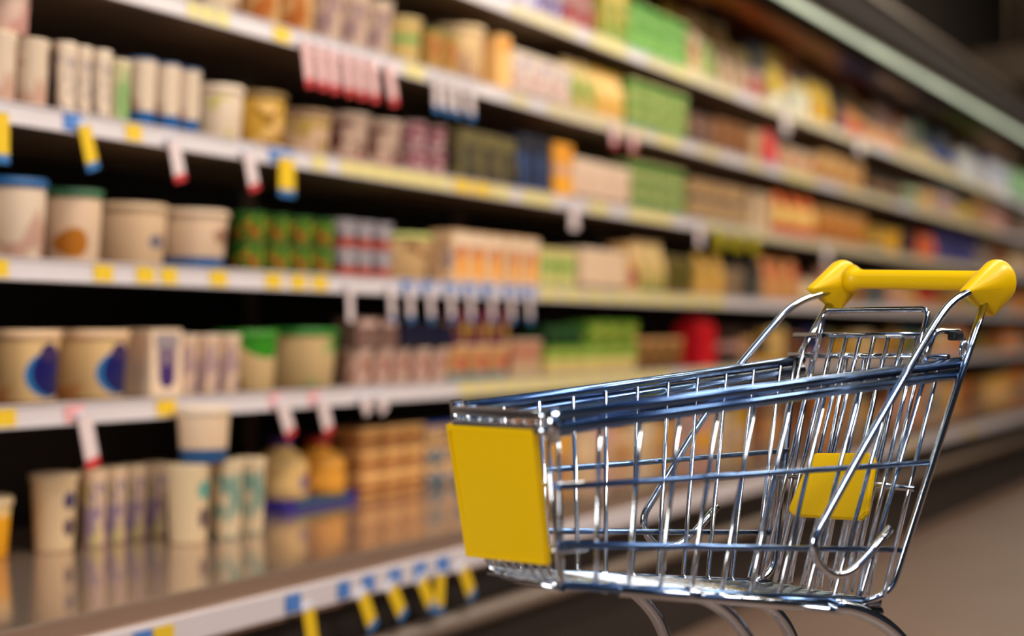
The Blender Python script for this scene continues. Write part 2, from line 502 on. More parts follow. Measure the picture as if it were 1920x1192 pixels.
# ---- top shelf
run('top', 905, 1000, 'carton', .10, 3, 'lilac and white carton', printed((200, 190, 200), blobs=[((110, 90, 170), 3, .52)]), W1)
run('top', 1002, 1055, 'cup', .10, 2, 'white cup with violet print', printed((216, 200, 204), blobs=[((110, 80, 170), 3, .5)]), W1, stack=2)
run('top', 1058, 1118, 'cup', .10, 2, 'pink cup with red fruit print', printed((214, 160, 156), blobs=[((186, 50, 60), 4, .5)]), W1, stack=2)
run('top', 1120, 1166, 'carton', .20, 2, 'green and gold upright carton', printed((196, 170, 60), blobs=[((96, 130, 30), 3, .5)]), YL)
run('top', 1172, 1282, 'square', .062, 3, 'bright green tub with pale lid', printed((66, 160, 30), bands=[(0, .3, (190, 220, 130))], blobs=[((40, 110, 20), 3, .55)]), (196, 226, 130), stack=3)
run('top', 1284, 1304, 'carton', .17, 1, 'cream carton with red disc', printed((222, 176, 130), spot=[(.5, .6, .4, .18, (210, 50, 60))]), CR)
run('top', 1306, 1342, 'bag', .17, 2, 'pale green and cream bag', printed((196, 190, 120), blobs=[((110, 150, 60), 3, .54)]), W2)
run('top', 1345, 1400, 'bag', .16, 2, 'brown snack bag with pale print', printed((120, 84, 54), blobs=[((216, 176, 140), 3, .5)]), BR)
run('top', 1402, 1436, 'tub', .13, 2, 'pink and red tub', printed((212, 160, 140), blobs=[((190, 50, 60), 3, .52)]), PK)
run('top', 1440, 1478, 'bag', .19, 1, 'yellow bag with white and red print', printed((234, 196, 60), bands=[(0, .35, (226, 214, 190))], spot=[(.6, .65, .22, .15, (220, 60, 60))]), YL)
run('top', 1480, 1516, 'bag', .17, 1, 'white bag with yellow corner', printed((226, 216, 190), bands=[(.75, 1, (236, 196, 90))]), W1)
run('top', 1518, 1560, 'bag', .20, 1, 'large golden yellow bag', printed((236, 184, 20), blobs=[((210, 140, 20), 3, .56)]), YL)
run('top', 1564, 1582, 'carton', .11, 1, 'dark purple carton', printed((90, 30, 70)), PU)
run('top', 1584, 1618, 'bag', .15, 2, 'orange bag with red base', printed((226, 130, 40), bands=[(0, .4, (200, 40, 50))]), OR)
run('top', 1622, 1690, 'bag', .12, 4, 'peach coloured bag', printed((226, 156, 100), blobs=[((190, 110, 60), 3, .55)]), OR)
run('top', 1694, 1742, 'square', .10, 3, 'tan tub with green stripe', printed((196, 150, 96), bands=[(.6, .8, (110, 150, 90))]), TN)
run('top', 1746, 1796, 'bottle', .17, 4, 'dark blue bottle', printed((28, 60, 140), bands=[(.1, .4, (190, 160, 70))]), NV)
run('top', 1800, 1836, 'bottle', .22, 2, 'white bottle with grey band', printed((214, 200, 200), bands=[(.1, .25, (150, 170, 180))]), W1)
run('top', 1842, 1888, 'carton', .22, 2, 'white carton with blue disc', printed((216, 206, 210), spot=[(.5, .5, .35, .2, (90, 100, 190))], bands=[(.85, 1, (60, 70, 150))]), W1)
run('top', 1892, 1960, 'carton', .22, 3, 'light green carton', printed((150, 190, 120), bands=[(0, .3, (70, 130, 70))]), GR)

# ---- second shelf
run('second', 300, 470, 'tub', .13, 2, 'brown and cream tub', printed((150, 110, 80), blobs=[((214, 190, 160), 2, .5)]), BR)
run('second', 475, 600, 'tub', .16, 2, 'tan tub with orange print', printed((196, 150, 96), blobs=[((170, 96, 40), 3, .5)]), TN)
run('second', 602, 745, 'cup', .16, 3, 'tall pale cup', printed((206, 176, 152), blobs=[((160, 130, 130), 4, .56)]), W1)
run('second', 748, 800, 'cup', .14, 1, 'cream cup with green band', printed((206, 176, 110), bands=[(.5, .65, (110, 170, 90))]), CR)
run('second', 802, 862, 'cup', .125, 2, 'amber pot with green lid', printed((176, 140, 70), blobs=[((190, 60, 60), 4, .58)]), (120, 130, 50))
run('second', 864, 924, 'tub', .18, 1, 'tall cream tub', printed((216, 180, 132), blobs=[((190, 150, 120), 3, .5)]), CR)
run('second', 926, 948, 'carton', .175, 1, 'narrow apricot carton', printed((232, 180, 110)), OR)
run('second', 950, 1060, 'pack', .155, 3, 'white multipack with red and blue print', printed((208, 188, 176), bands=[(0, .36, (200, 170, 160))], blobs=[((160, 40, 40), 2.5, .58), ((80, 90, 160), 2.5, .6)]), W1, d=.12)
run('second', 1064, 1112, 'bag', .18, 2, 'cream bag with green leaves', printed((206, 176, 110), blobs=[((110, 140, 40), 3, .5)]), CR)
run('second', 1115, 1168, 'bag', .18, 2, 'honey coloured bag', printed((222, 176, 100), bands=[(.25, .4, (190, 140, 40))]), YL)
run('second', 1173, 1282, 'square', .060, 3, 'green tub with cream lid', printed((60, 140, 26), bands=[(0, .28, (206, 196, 130))], blobs=[((40, 90, 20), 3, .52)]), (216, 206, 130), stack=3)
run('second', 1285, 1335, 'carton', .13, 2, 'dark brown carton', printed((84, 56, 44), blobs=[((150, 110, 90), 3, .55)]), BR)
run('second', 1338, 1402, 'carton', .14, 3, 'rust brown carton', printed((150, 96, 50), blobs=[((90, 50, 30), 3, .5)]), BR)
run('second', 1406, 1430, 'cup', .14, 1, 'beige cup', printed((206, 170, 130)), CR)
run('second', 1432, 1462, 'bag', .17, 1, 'red bag with pink base', printed((206, 60, 54), bands=[(0, .2, (190, 100, 140))]), RD)
run('second', 1466, 1534, 'cup', .12, 3, 'cream cup with orange print', printed((220, 184, 150), spot=[(.5, .5, .3, .25, (216, 120, 70))]), W1)
run('second', 1538, 1622, 'tub', .15, 3, 'tan tub with ochre print', printed((200, 160, 110), blobs=[((190, 130, 60), 3, .5)]), TN)
run('second', 1626, 1690, 'carton', .11, 4, 'dark carton with brown stripe', printed((60, 46, 40), bands=[(.4, .7, (140, 100, 60))]), DK)

# ---- third shelf
run('third', -95, 104, 'cup', .145, 3, 'white cup with peach print', printed(W1, blobs=[((200, 160, 140), 3, .54)]), (226, 200, 170), stack=1)
run('third', -95, 72, 'tub', .115, 2, 'pale tub stacked on the white cups', printed((214, 184, 168), blobs=[((200, 150, 140), 2, .56)]), W1, z0=1.428 + .146)
run('third', 106, 206, 'cup', .15, 3, 'white cup with grey violet print', printed(W1, blobs=[((150, 136, 144), 4, .52)]), W1)
run('third', 208, 250, 'cup', .14, 1, 'white cup with green print', printed((206, 196, 150), blobs=[((140, 176, 110), 3, .46)]), W1)
run('third', 252, 382, 'cup', .155, 3, 'white cup with blue foot', printed(W1, bands=[(0, .24, BL)], blobs=[((190, 150, 130), 3, .58)]), (50, 84, 130))
run('third', 130, 380, 'cup', .2, 4, 'tall brown rear cup', printed((120, 92, 70), blobs=[((160, 130, 110), 3, .54)]), BR, yoff=.25, gap=.7)
run('third', 396, 470, 'tub', .135, 1, 'plain white tub', printed(W1, blobs=[((196, 184, 110), 3, .62)]), W1)
run('third', 474, 552, 'tub', .14, 1, 'golden yellow tub', printed((206, 160, 60), blobs=[((224, 180, 110), 2.5, .52), ((150, 106, 20), 3, .56)]), (140, 110, 60))
run('third', 556, 640, 'tub', .12, 1, 'cream tub with olive print', printed((206, 170, 140), blobs=[((170, 140, 70), 3, .56)]), (150, 116, 80))
run('third', 642, 766, 'cup', .135, 2, 'pinkish tub with red foot', printed((206, 176, 156), bands=[(0, .15, (170, 90, 90))], blobs=[((110, 66, 60), 3, .58)]), W1)
run('third', 768, 842, 'cup', .075, 2, 'white and magenta pot', printed((190, 160, 156), blobs=[((150, 16, 80), 3, .5)]), (60, 40, 44), stack=2)
run('third', 846, 960, 'carton', .155, 3, 'dark olive carton', printed((96, 84, 50), blobs=[((50, 44, 34), 3, .5)]), OL)
run('third', 963, 1026, 'carton', .18, 2, 'navy blue carton', printed((24, 26, 50), blobs=[((50, 70, 110), 3, .58)]), DK)
run('third', 1028, 1064, 'carton', .18, 1, 'orange yellow carton', printed((226, 156, 40), bands=[(.4, .6, (200, 150, 120))]), OR)
run('third', 1066, 1172, 'pack', .155, 2, 'plain cream multipack', printed((214, 184, 158), blobs=[((200, 160, 140), 2, .58)]), W1, d=.12)
run('third', 1176, 1280, 'square', .061, 3, 'leaf green tub with pale lid', printed((56, 126, 24), bands=[(0, .28, (206, 196, 136))], blobs=[((40, 84, 20), 3, .52)]), (206, 196, 136), stack=3)
run('third', 1298, 1402, 'cup', .085, 4, 'cream pot with dark foot', printed((206, 166, 116), bands=[(0, .3, (80, 70, 66))]), (206, 186, 160), stack=2)
run('third', 1406, 1450, 'cup', .17, 2, 'beige tall cup', printed((190, 160, 130), blobs=[((220, 190, 150), 3, .5)]), CR)
run('third', 1452, 1530, 'bag', .20, 2, 'orange and cream bag with red foot', printed((226, 180, 100), bands=[(0, .25, (190, 30, 30)), (.72, 1, (216, 90, 20))]), OR)
run('third', 1534, 1625, 'tub', .17, 3, 'orange brown tub', printed((200, 140, 70), blobs=[((180, 110, 50), 3, .5)]), TN)
run('third', 1724, 1752, 'bag', .15, 1, 'red orange bag', printed((200, 90, 40)), RD)
run('third', 1754, 1826, 'carton', .17, 3, 'violet blue carton', printed((80, 74, 140), blobs=[((50, 50, 70), 3, .5)]), NV)

# ---- fourth shelf
run('fourth', -110, -2, 'tub', .165, 1, 'large white tub', printed(W1), BL)
run('fourth', 0, 112, 'tub', .165, 1, 'large white tub with blue lid', printed(W1, bands=[(.97, 1, (200, 210, 220))], blobs=[((200, 160, 140), 2, .6)]), (30, 92, 150))
run('fourth', 116, 208, 'tub', .155, 1, 'white tub with dark green lid', printed((220, 190, 160), spot=[(.25, .28, .2, .22, (180, 110, 30))]), (50, 100, 66))
run('fourth', 228, 342, 'tub', .14, 1, 'wide cream tub with small grey mark', printed((216, 184, 148), spot=[(.55, .42, .14, .12, (120, 112, 124))]), (206, 176, 140))
run('fourth', 344, 452, 'tub', .14, 1, 'wide white tub with blue foot', printed((220, 190, 160), bands=[(0, .21, (30, 96, 160))], spot=[(.6, .6, .2, .15, (160, 120, 96))]), (214, 186, 156))
run('fourth', 458, 632, 'cup', .073, 4, 'small green yellow and red cup', printed((50, 110, 30), bands=[(.0, .22, (120, 110, 30))], blobs=[((156, 170, 50), 3, .5), ((190, 60, 20), 3.6, .6)]), (24, 90, 34), stack=2)
run('fourth', 634, 738, 'cup', .076, 3, 'small silver cup with red fruit', printed((186, 176, 180), bands=[(0, .4, (176, 70, 50))], blobs=[((90, 110, 130), 3, .54)]), (150, 150, 160), stack=2)
run('fourth', 744, 834, 'tub', .135, 1, 'cream tub with brown print', printed((214, 176, 124), blobs=[((140, 96, 60), 3, .6)]), (190, 196, 110))
run('fourth', 836, 1002, 'carton', .155, 5, 'tall cream carton with orange print', printed((220, 180, 138), blobs=[((150, 130, 130), 3, .6)], spot=[(.5, .55, .26, .22, (196, 100, 30)), (.5, .3, .28, .22, (230, 150, 40))]), W1)
run('fourth', 1005, 1076, 'square', .13, 2, 'pale green tub with cream lid', printed((190, 186, 110), bands=[(.5, .75, (120, 156, 70))]), (206, 190, 120))
run('fourth', 1080, 1166, 'pack', .155, 2, 'plain white multipack', printed((216, 184, 152)), W1, d=.12)
run('fourth', 1168, 1190, 'carton', .18, 1, 'cream carton with magenta dot', printed((206, 160, 100), spot=[(.5, .3, .4, .18, (150, 40, 70))]), CR)
run('fourth', 1192, 1246, 'bag', .19, 2, 'cream bag with olive leaf', printed((206, 170, 110), blobs=[((130, 136, 50), 3, .54)]), CR)
run('fourth', 1250, 1302, 'tub', .15, 2, 'olive brown tub', printed((120, 96, 40), blobs=[((80, 76, 30), 3, .5)]), OL)
run('fourth', 1304, 1362, 'bag', .17, 2, 'mustard bag', printed((190, 146, 60), blobs=[((210, 160, 80), 3, .5)]), YL)
run('fourth', 1366, 1402, 'tub', .15, 1, 'grey brown tub', printed((140, 116, 90)), DK)
run('fourth', 1404, 1424, 'carton', .16, 1, 'slate coloured carton', printed((80, 76, 70)), DK)
run('fourth', 1426, 1500, 'bag', .19, 2, 'orange brown bag with red patch', printed((200, 140, 80), spot=[(.5, .7, .3, .2, (190, 50, 20))]), OR)

# ---- fifth shelf
swirl = printed((222, 186, 130), blobs=[((214, 150, 90), 2, .58)], spot=[(.60, .42, .36, .36, (40, 120, 180)), (.64, .45, .32, .36, (16, 18, 96)), (.58, .74, .16, .14, (60, 44, 90))])
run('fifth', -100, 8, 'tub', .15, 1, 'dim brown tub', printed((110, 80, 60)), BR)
run('fifth', 20, 138, 'tub', .150, 1, 'big cream tub with blue swirl near frame edge', swirl, (226, 190, 150))
run('fifth', 150, 268, 'tub', .150, 1, 'big cream tub with blue swirl beside violet carton', swirl, (226, 190, 150))
run('fifth', 272, 330, 'carton', .152, 1, 'white carton with violet panel', printed((224, 196, 166), spot=[(.5, .55, .3, .36, (120, 100, 120)), (.5, .3, .26, .18, (66, 40, 100))]), (150, 136, 140))
run('fifth', 333, 452, 'cup', .14, 3, 'white cup with mauve print', printed((220, 188, 160), blobs=[((180, 150, 150), 2.5, .5)]), W1)
run('fifth', 454, 536, 'tub', .15, 1, 'cream tub with green leaf lid near mauve cups', printed((206, 176, 126), blobs=[((150, 130, 50), 2.5, .6)], spot=[(.5, .86, .42, .28, (50, 136, 26))]), (60, 140, 36))
run('fifth', 558, 658, 'tub', .155, 1, 'cream tub with green leaf lid beside pink cups', printed((206, 176, 126), blobs=[((170, 170, 110), 2.5, .6)], spot=[(.8, .84, .25, .26, (50, 136, 26))]), (40, 130, 36))
run('fifth', 662, 842, 'cup', .098, 5, 'small pinkish white cup', printed((210, 176, 160), blobs=[((180, 120, 100), 3, .58)]), W1)
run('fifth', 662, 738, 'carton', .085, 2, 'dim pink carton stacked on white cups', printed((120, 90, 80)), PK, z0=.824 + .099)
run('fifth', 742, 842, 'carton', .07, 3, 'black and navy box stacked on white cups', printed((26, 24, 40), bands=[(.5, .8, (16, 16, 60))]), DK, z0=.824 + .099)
run('fifth', 845, 962, 'cup', .105, 3, 'cream and orange cup with teal foot', printed((224, 170, 110), bands=[(0, .22, (120, 150, 150))], spot=[(.5, .5, .3, .25, (206, 110, 80))]), W1)
run('fifth', 845, 962, 'cup', .11, 3, 'purple and red cup on orange cups', printed((110, 40, 70), blobs=[((200, 160, 60), 3, .55)]), (150, 30, 60), z0=.824 + .106)
run('fifth', 965, 1016, 'cup', .12, 2, 'rose cup with cream foot', printed((200, 140, 110), bands=[(0, .4, (210, 180, 140))]), W1)
run('fifth', 1020, 1188, 'square', .095, 3, 'cream tub with green band', printed((214, 190, 120), bands=[(.6, .86, (110, 150, 30))]), (100, 160, 30), d=.11)
run('fifth', 1020, 1090, 'square', .07, 2, 'dark green tub stacked on cream tubs', printed((36, 76, 30), blobs=[((20, 40, 24), 3, .5)]), (30, 80, 36), z0=.824 + .096, d=.11)
run('fifth', 1092, 1188, 'square', .085, 2, 'lime green tub stacked on cream tubs', printed((150, 156, 60), blobs=[((60, 110, 20), 3, .52)]), (96, 150, 30), z0=.824 + .096, d=.11)
run('fifth', 1192, 1280, 'tub', .12, 3, 'brown tub with orange print', printed((140, 100, 50), blobs=[((90, 60, 30), 3, .5)]), TN)
run('fifth', 1286, 1352, 'gable', .235, 1, 'bright red gable carton', printed((186, 14, 26)), (150, 10, 20), d=.12, dw=.17)

# ---- bottom deck
cupA = printed((222, 196, 156), spot=[(.5, .68, .16, .12, (50, 50, 100)), (.5, .32, .14, .12, (70, 46, 76))])
run('deck', -62, 44, 'tub', .125, 1, 'yellow tub with cream lid', printed((226, 160, 20), bands=[(.75, 1, (220, 190, 130))]), (226, 200, 160))
run('deck', 88, 158, 'cup', .165, 1, 'white cup with two dark dots', cupA, (206, 180, 146), yoff=-.02)
run('deck', 160, 312, 'cup', .168, 4, 'white cup with lilac streaks', printed((222, 192, 160), blobs=[((150, 130, 150), 3.2, .52), ((190, 176, 110), 3, .6)]), (200, 176, 140), yoff=-.02)
run('deck', 319, 335, 'carton', .15, 1, 'slim dark green carton', printed((36, 76, 50)), DG, d=.03, yoff=-.11, dw=.02)
run('deck', 338, 412, 'cup', .175, 1, 'tall cup with teal dot', printed((216, 194, 156), spot=[(.5, .7, .18, .13, (90, 160, 150)), (.5, .33, .14, .14, (90, 66, 76))]), (200, 176, 140), yoff=-.19, dw=.105)
run('deck', 414, 502, 'cup', .175, 2, 'tall cup with aqua streaks', printed((210, 190, 156), blobs=[((120, 150, 136), 3.2, .5)]), (200, 176, 140), yoff=-.20)
run('deck', 364, 448, 'tub', .125, 1, 'white tub with blue foot stacked on tall aqua cups', printed((220, 192, 160), bands=[(0, .28, (30, 80, 130))], blobs=[((190, 160, 130), 2, .6)]), W1, yoff=-.21, z0=.5025 + .1755, dw=.122)
run('deck', 512, 664, 'carton', .024, 1, 'flat blue and green display tray', printed((40, 30, 130)), GR, d=.14, gap=1)
run('deck', 526, 590, 'bottle', .165, 1, 'cream bottle with violet cap', printed((224, 186, 120), spot=[(.6, .3, .2, .14, (120, 100, 130))]), (70, 40, 130), z0=.527)
run('deck', 594, 656, 'bottle', .155, 1, 'orange bottle with red cap', printed((216, 150, 50), blobs=[((190, 110, 30), 3, .55)]), (190, 50, 30), z0=.527)
run('deck', 668, 788, 'square', .065, 2, 'butter tub with brown band', printed((216, 160, 90), bands=[(.3, .6, (140, 80, 50))]), (232, 190, 130), stack=3, d=.11)
run('deck', 790, 880, 'square', .065, 2, 'cream tub with teal print', printed((214, 176, 140), blobs=[((50, 96, 120), 3, .52)]), (230, 186, 126), stack=2, d=.11)
run('deck', 790, 880, 'square', .06, 2, 'cream tub under bright blue lid', printed((214, 176, 130)), (40, 90, 190), d=.11, z0=.5025 + .132)
run('deck', 884, 1020, 'square', .07, 4, 'tan tub with brown stripe', printed((200, 146, 90), bands=[(.2, .5, (130, 80, 50))]), TN, stack=3, d=.10)

# the far end of the case: short runs of many different products
SW = {'tan': (190, 142, 86), 'cream': (216, 190, 146), 'rust brown': (130, 78, 40), 'mustard': (196, 150, 50), 'orange': (222, 124, 36), 'brick red': (178, 48, 34), 'olive': (110, 104, 44),
      'dusky pink': (196, 146, 136), 'beige': (200, 170, 140), 'navy': (34, 40, 90), 'teal': (56, 110, 116), 'dark brown': (62, 44, 34), 'golden': (232, 170, 24), 'white': (220, 206, 190),
      'slate': (84, 84, 92), 'sage green': (130, 146, 90)}
KW = {'tub': 'tub', 'cup': 'cup', 'carton': 'carton', 'bag': 'bag', 'square': 'flat tub'}
rng = random.Random(21)


def variety(shelf, u0, u1, cols, hmin, hmax, wmin=22, wmax=38, yoff=.02, pre=''):
    used = set(); u = u0
    while u < u1:
        wpx = rng.uniform(wmin, wmax)
        for _ in range(60):
            k = rng.choice(['carton', 'bag'] if pre else ['tub', 'cup', 'carton', 'bag', 'carton', 'tub']); a = rng.choice(cols); b = rng.choice([q for q in SW if q != a]); mo = rng.choice(['print', 'stripe', 'foot'])
            if (k, a, b, mo) not in used: break
        used.add((k, a, b, mo))
        body = printed(SW[a], bands=[(.42, .62, SW[b])] if mo == 'stripe' else ([(0, .25, SW[b])] if mo == 'foot' else ()), blobs=[(SW[b], 3, .52)] if mo == 'print' else ())
        wpx = min(wpx, max(8, u1 - u))
        run(shelf, u, u + wpx - 2, k, round(rng.uniform(hmin, hmax), 2), 2, pre + '%s %s with %s %s' % (a, KW[k], b, mo), body, SW[rng.choice([a, a, b])], yoff=yoff)
        u += wpx


variety('top', 1250, 1900, ['rust brown', 'orange', 'dusky pink', 'slate', 'tan', 'mustard'], .27, .36, 24, 40, .2, 'tall rear ')
variety('second', 1694, 1950, ['tan', 'cream', 'dusky pink', 'sage green', 'dark brown', 'white', 'beige'], .10, .18)
variety('third', 1630, 1708, ['golden', 'mustard', 'orange', 'dark brown'], .12, .17)
variety('third', 1830, 1950, ['dusky pink', 'rust brown', 'slate', 'beige'], .12, .18)
variety('fourth', 1504, 1950, ['tan', 'rust brown', 'brick red', 'sage green', 'dusky pink', 'orange', 'beige', 'slate'], .11, .18)
variety('fifth', 1360, 1950, ['cream', 'mustard', 'rust brown', 'dark brown', 'orange', 'olive', 'tan', 'navy'], .10, .17)
variety('deck', 1024, 1400, ['cream', 'tan', 'beige', 'rust brown', 'olive', 'mustard', 'dusky pink'], .10, .17, 30, 48)
variety('deck', 1400, 1950, ['golden', 'mustard', 'rust brown', 'orange', 'tan', 'dark brown', 'beige'], .12, .19)

# ------------------------------------------------------------------ price tickets and hanging tags
TK = {'yellow': (226, 188, 40), 'blue': (70, 120, 190), 'pale yellow': (216, 200, 130), 'white': (220, 208, 210), 'pink': (226, 160, 160)}
railz = dict(SHELF); 
NAMEW = {'top': 'top shelf', 'second': 'second shelf', 'third': 'third shelf', 'fourth': 'fourth shelf', 'fifth': 'fifth shelf', 'deck': 'bottom deck'}
tick = {
    'top': [('pale yellow', 1110, 1175, 1), ('pale yellow', 1260, 1300, 1)],
    'second': [('pale yellow', 352, 372, 1), ('pale yellow', 376, 400, 1), ('pale yellow', 404, 430, 1), ('yellow', 514, 544, 1), ('pale yellow', 760, 796, 1), ('white', 900, 930, 1), ('pale yellow', 1230, 1275, 1), ('pale yellow', 1470, 1530, 1)],
    'third': [('blue', 120, 152, 1), ('yellow', 236, 266, 1), ('blue', 506, 550, 1), ('pale yellow', 586, 612, 1)] + [('pale yellow', 640 + 34 * k, 672 + 34 * k, 1) for k in range(6)] + [('yellow', 850, 884, 1), ('yellow', 888, 920, 1), ('pale yellow', 924, 956, 1), ('pale yellow', 980, 1036, 1), ('pale yellow', 1105, 1140, 1), ('pale yellow', 1180, 1260, 1)],
    'fourth': [('yellow', -20, 16, 1), ('yellow', 176, 212, 1), ('yellow', 256, 290, 1), ('yellow', 302, 332, 1), ('yellow', 394, 426, 1), ('yellow', 498, 528, 1), ('yellow', 546, 574, 1), ('yellow', 586, 614, 1)] + [('pale yellow', 1012 + 44 * k, 1050 + 44 * k, 1) for k in range(8)] + [('blue', u, u + 24, 1) for u in (752, 790, 832, 868, 904, 944, 978)],
    'fifth': [('yellow', -10, 30, 1), ('yellow', 294, 330, 1), ('pink', 122, 160, 1), ('pink', 506, 532, 1), ('pink', 580, 602, 1)] + [('pale yellow', 862 + 40 * k, 898 + 40 * k, 1) for k in range(10)],
    'deck': [('blue', 250, 284, 1), ('yellow', 288, 326, 1), ('blue', 536, 564, 1), ('blue', 634, 656, 1), ('blue', 680, 702, 1), ('blue', 730, 752, 1), ('blue', 778, 800, 1), ('blue', 820, 842, 1)] + [('yellow', 1700, 1716, 1), ('yellow', 1812, 1824, 1)],
}
TK['beige'] = (206, 190, 146)
for sh, ua, ub in (('top', 960, 1880), ('second', 920, 1880), ('third', 1270, 1880), ('fifth', 1290, 1400)):
    u = ua; spans = [(q[1], q[2]) for q in tick[sh]]
    while u < ub:
        wd_ = rng.uniform(26, 48)
        if all(u + wd_ < a or u > b for a, b in spans) and rng.random() < .8: tick[sh].append(('beige', u, u + wd_, 1))
        u += wd_ + 4
    tick[sh].sort(key=lambda q: q[1])
for sh, L_ in tick.items():
    cnt = {}
    for (cn, u0, u1, _) in L_:
        y = (YF - .0085) if sh != 'deck' else YD - .0145
        xa, xb = at(u0, y), at(u1, y)
        zc = (SHELF[sh] - .024) if sh != 'deck' else .437
        cnt[cn] = cnt.get(cn, 0) + 1
        o = obj('price_ticket', nbox(-(xb - xa) / 2, (xb - xa) / 2, -.0008, .0008, -.017, .017), mat('ticket_' + cn.replace(' ', '_'), TK[cn], .45), loc=((xa + xb) / 2, y, zc))
        if sh != 'deck': o.rotation_euler.x = -.03
        tot = sum(1 for q in L_ if q[0] == cn)
        tag(o, '%s price ticket on the %s rail%s' % (cn, NAMEW[sh], (', %s from left' % ORD[cnt[cn] - 1]) if tot > 1 else ''), 'price ticket', '%s price tickets on the %s rail' % (cn, NAMEW[sh]) if tot > 1 else None)

# hanging tags: (shelf, u, length m, width m, sideways tilt, colours)
HT = []
for u, l, t in ((4, .100, 0.0), (158, .095, .30), (538, .095, 0.0)): HT.append(('third', u, l, .036 if u < 500 else .064, t, 'yellow', 'blue'))
for u, t in ((325, .28), (465, .30)): HT.append(('third', u, .095, .038, t, 'white', 'red'))
for u, t in ((573, .2), (598, .2), (622, .18), (648, .2), (672, .2), (696, .2), (728, .3)): HT.append(('second', u, .115, .037, t, 'pink', 'red'))
for u, t in ((818, .05), (838, .05), (858, .05), (882, .08)): HT.append(('second', u, .10, .032, t, 'white', 'blue'))
for u, t in ((1150, .25), (1186, .15)): HT.append(('second', u, .075, .05, t, 'pink', 'red'))
for u in (1076, 1312): HT.append(('third', u, .085, .06, .05, 'white', 'white'))
for u in (1350, 1382, 1414): HT.append(('third', u, .085, .10, .05, 'olive', 'olive'))
for u, t in ((656, .05), (732, .15), (768, .1), (806, .12), (845, .1), (882, .08), (922, .08), (958, .1), (992, .12)): HT.append(('fourth', u, .095, .026, t, 'white', 'blue' if u > 700 else 'white'))
for u, t in ((158, .25), (528, .45), (604, .35)): HT.append(('fifth', u, .115 if u < 200 else .095, .04, t, 'white', 'red'))
for u, t in ((682, .5), (712, .5)): HT.append(('fifth', u, .05, .034, t, 'white', 'white'))
HT.append(('top', 1473, .10, .09, .1, 'white', 'white')); HT.append(('top', 1612, .07, .12, .1, 'white', 'white')); HT.append(('third', 1550, .10, .10, .1, 'white', 'white'))
for u, t in ((578, .22), (680, .5), (734, .6), (790, .6), (826, -.1), (868, .55)): HT.append(('deck', u, .088, .038, t, 'yellow', 'blue'))
HC = {'yellow': (226, 186, 24), 'blue': (50, 110, 170), 'white': (222, 204, 204), 'red': (196, 50, 54), 'pink': (230, 184, 184), 'olive': (170, 156, 30)}
tot = {}; cnt = {}
for h in HT: tot[(h[0], h[5], h[6])] = tot.get((h[0], h[5], h[6]), 0) + 1
for (sh, u, l, wd, t, c1, c2) in sorted(HT, key=lambda q: q[1]):
    k = (sh, c1, c2); cnt[k] = cnt.get(k, 0) + 1
    y = (YF if sh != 'deck' else YD) - .020
    z = (SHELF[sh] - .028) if sh != 'deck' else .418
    e = empty('hanging_price_tag', (at(u, y), y, z)); e.rotation_euler = (0, -t, 0)
    lab = '%s hanging tag%s under the %s rail%s' % (c1, (' with %s tip' % c2) if c2 != c1 else '', NAMEW[sh], (', %s from left' % ORD[cnt[k] - 1]) if tot[k] > 1 else '')
    tag(e, lab, 'price tag', ('%s hanging tags under the %s rail' % (c1, NAMEW[sh])) if tot[k] > 1 else None)
    obj('card', nbox(-wd / 2, wd / 2, -.001, .001, -l * .82, 0), mat('tagcol_' + c1, HC[c1], .45), e)
    obj('tip', nbox(-wd / 2, wd / 2, -.0012, .0012, -l, -l * .82), mat('tagcol_' + c2, HC[c2], .45), e)
    obj('clip', nbox(-wd / 2, wd / 2, -.002, .010, 0, .008), mat('tagclip', (200, 200, 210), .4), e)

# ------------------------------------------------------------------ shopping cart
S = 1.6
CX, CY, PSI = .3106 * S, 1.25 * S, math.radians(216.793)
cart = empty('shopping_cart', (SA * CX + CA * CY, -CA * CX + SA * CY, 0), PSI + ANG - PI / 2)
tag(cart, 'small chrome wire shopping cart with yellow handle and yellow front panel', 'shopping cart')
FW = (math.cos(PSI), math.sin(PSI)); LW = (-math.sin(PSI), math.cos(PSI))
# named joints of the cart in its own metres: x forward, y half width, z height
def P(l, w_, z, side=1): return Vector((l * S, side * w_ * S, CAM_H + z * S))


def side_w(l, z):                      # half width of the tapering basket at a point of its side
    return .0826 - .0712 * (l - .02) + .118 * (z - .0)


def hit(u, v, n, c):                  # point of the cart lying on the plane n.p = c seen at a column and row (design aid, cart metres / S)
    d = Vector(((u - 960) / F_PX, 1, (622 - v) / F_PX))
    dl = d.x * FW[0] + d.y * FW[1]; dw = d.x * LW[0] + d.y * LW[1]
    o = Vector((-.3106, -1.25, 0)); ol = o.x * FW[0] + o.y * FW[1]; ow = o.x * LW[0] + o.y * LW[1]
    D_ = Vector((dl, dw, d.z)); O_ = Vector((ol, ow, 0))
    n = Vector(n); t = (c - n.dot(O_)) / n.dot(D_)
    return O_ + D_ * t


def near(u, v):                       # on the near side wall of the basket
    # w = .0826-.0712(l-.02)+.118 z   ->  .0712 l + w - .118 z = .0826+.001424
    return hit(u, v, (.0712, 1, -.118), .084024)


def Q(p, side=1, dw=0): return Vector((p.x * S, side * (p.y + dw) * S, CAM_H + p.z * S))


def cp(name, bm, m=M_chrome, parent=cart): return obj(name, bm, m, parent)


def rod(name, pts, r, parent=cart, m=M_chrome, n=12):
    bm = bmesh.new(); tube(bm, pts, r, n); return obj(name, bm, m, parent)


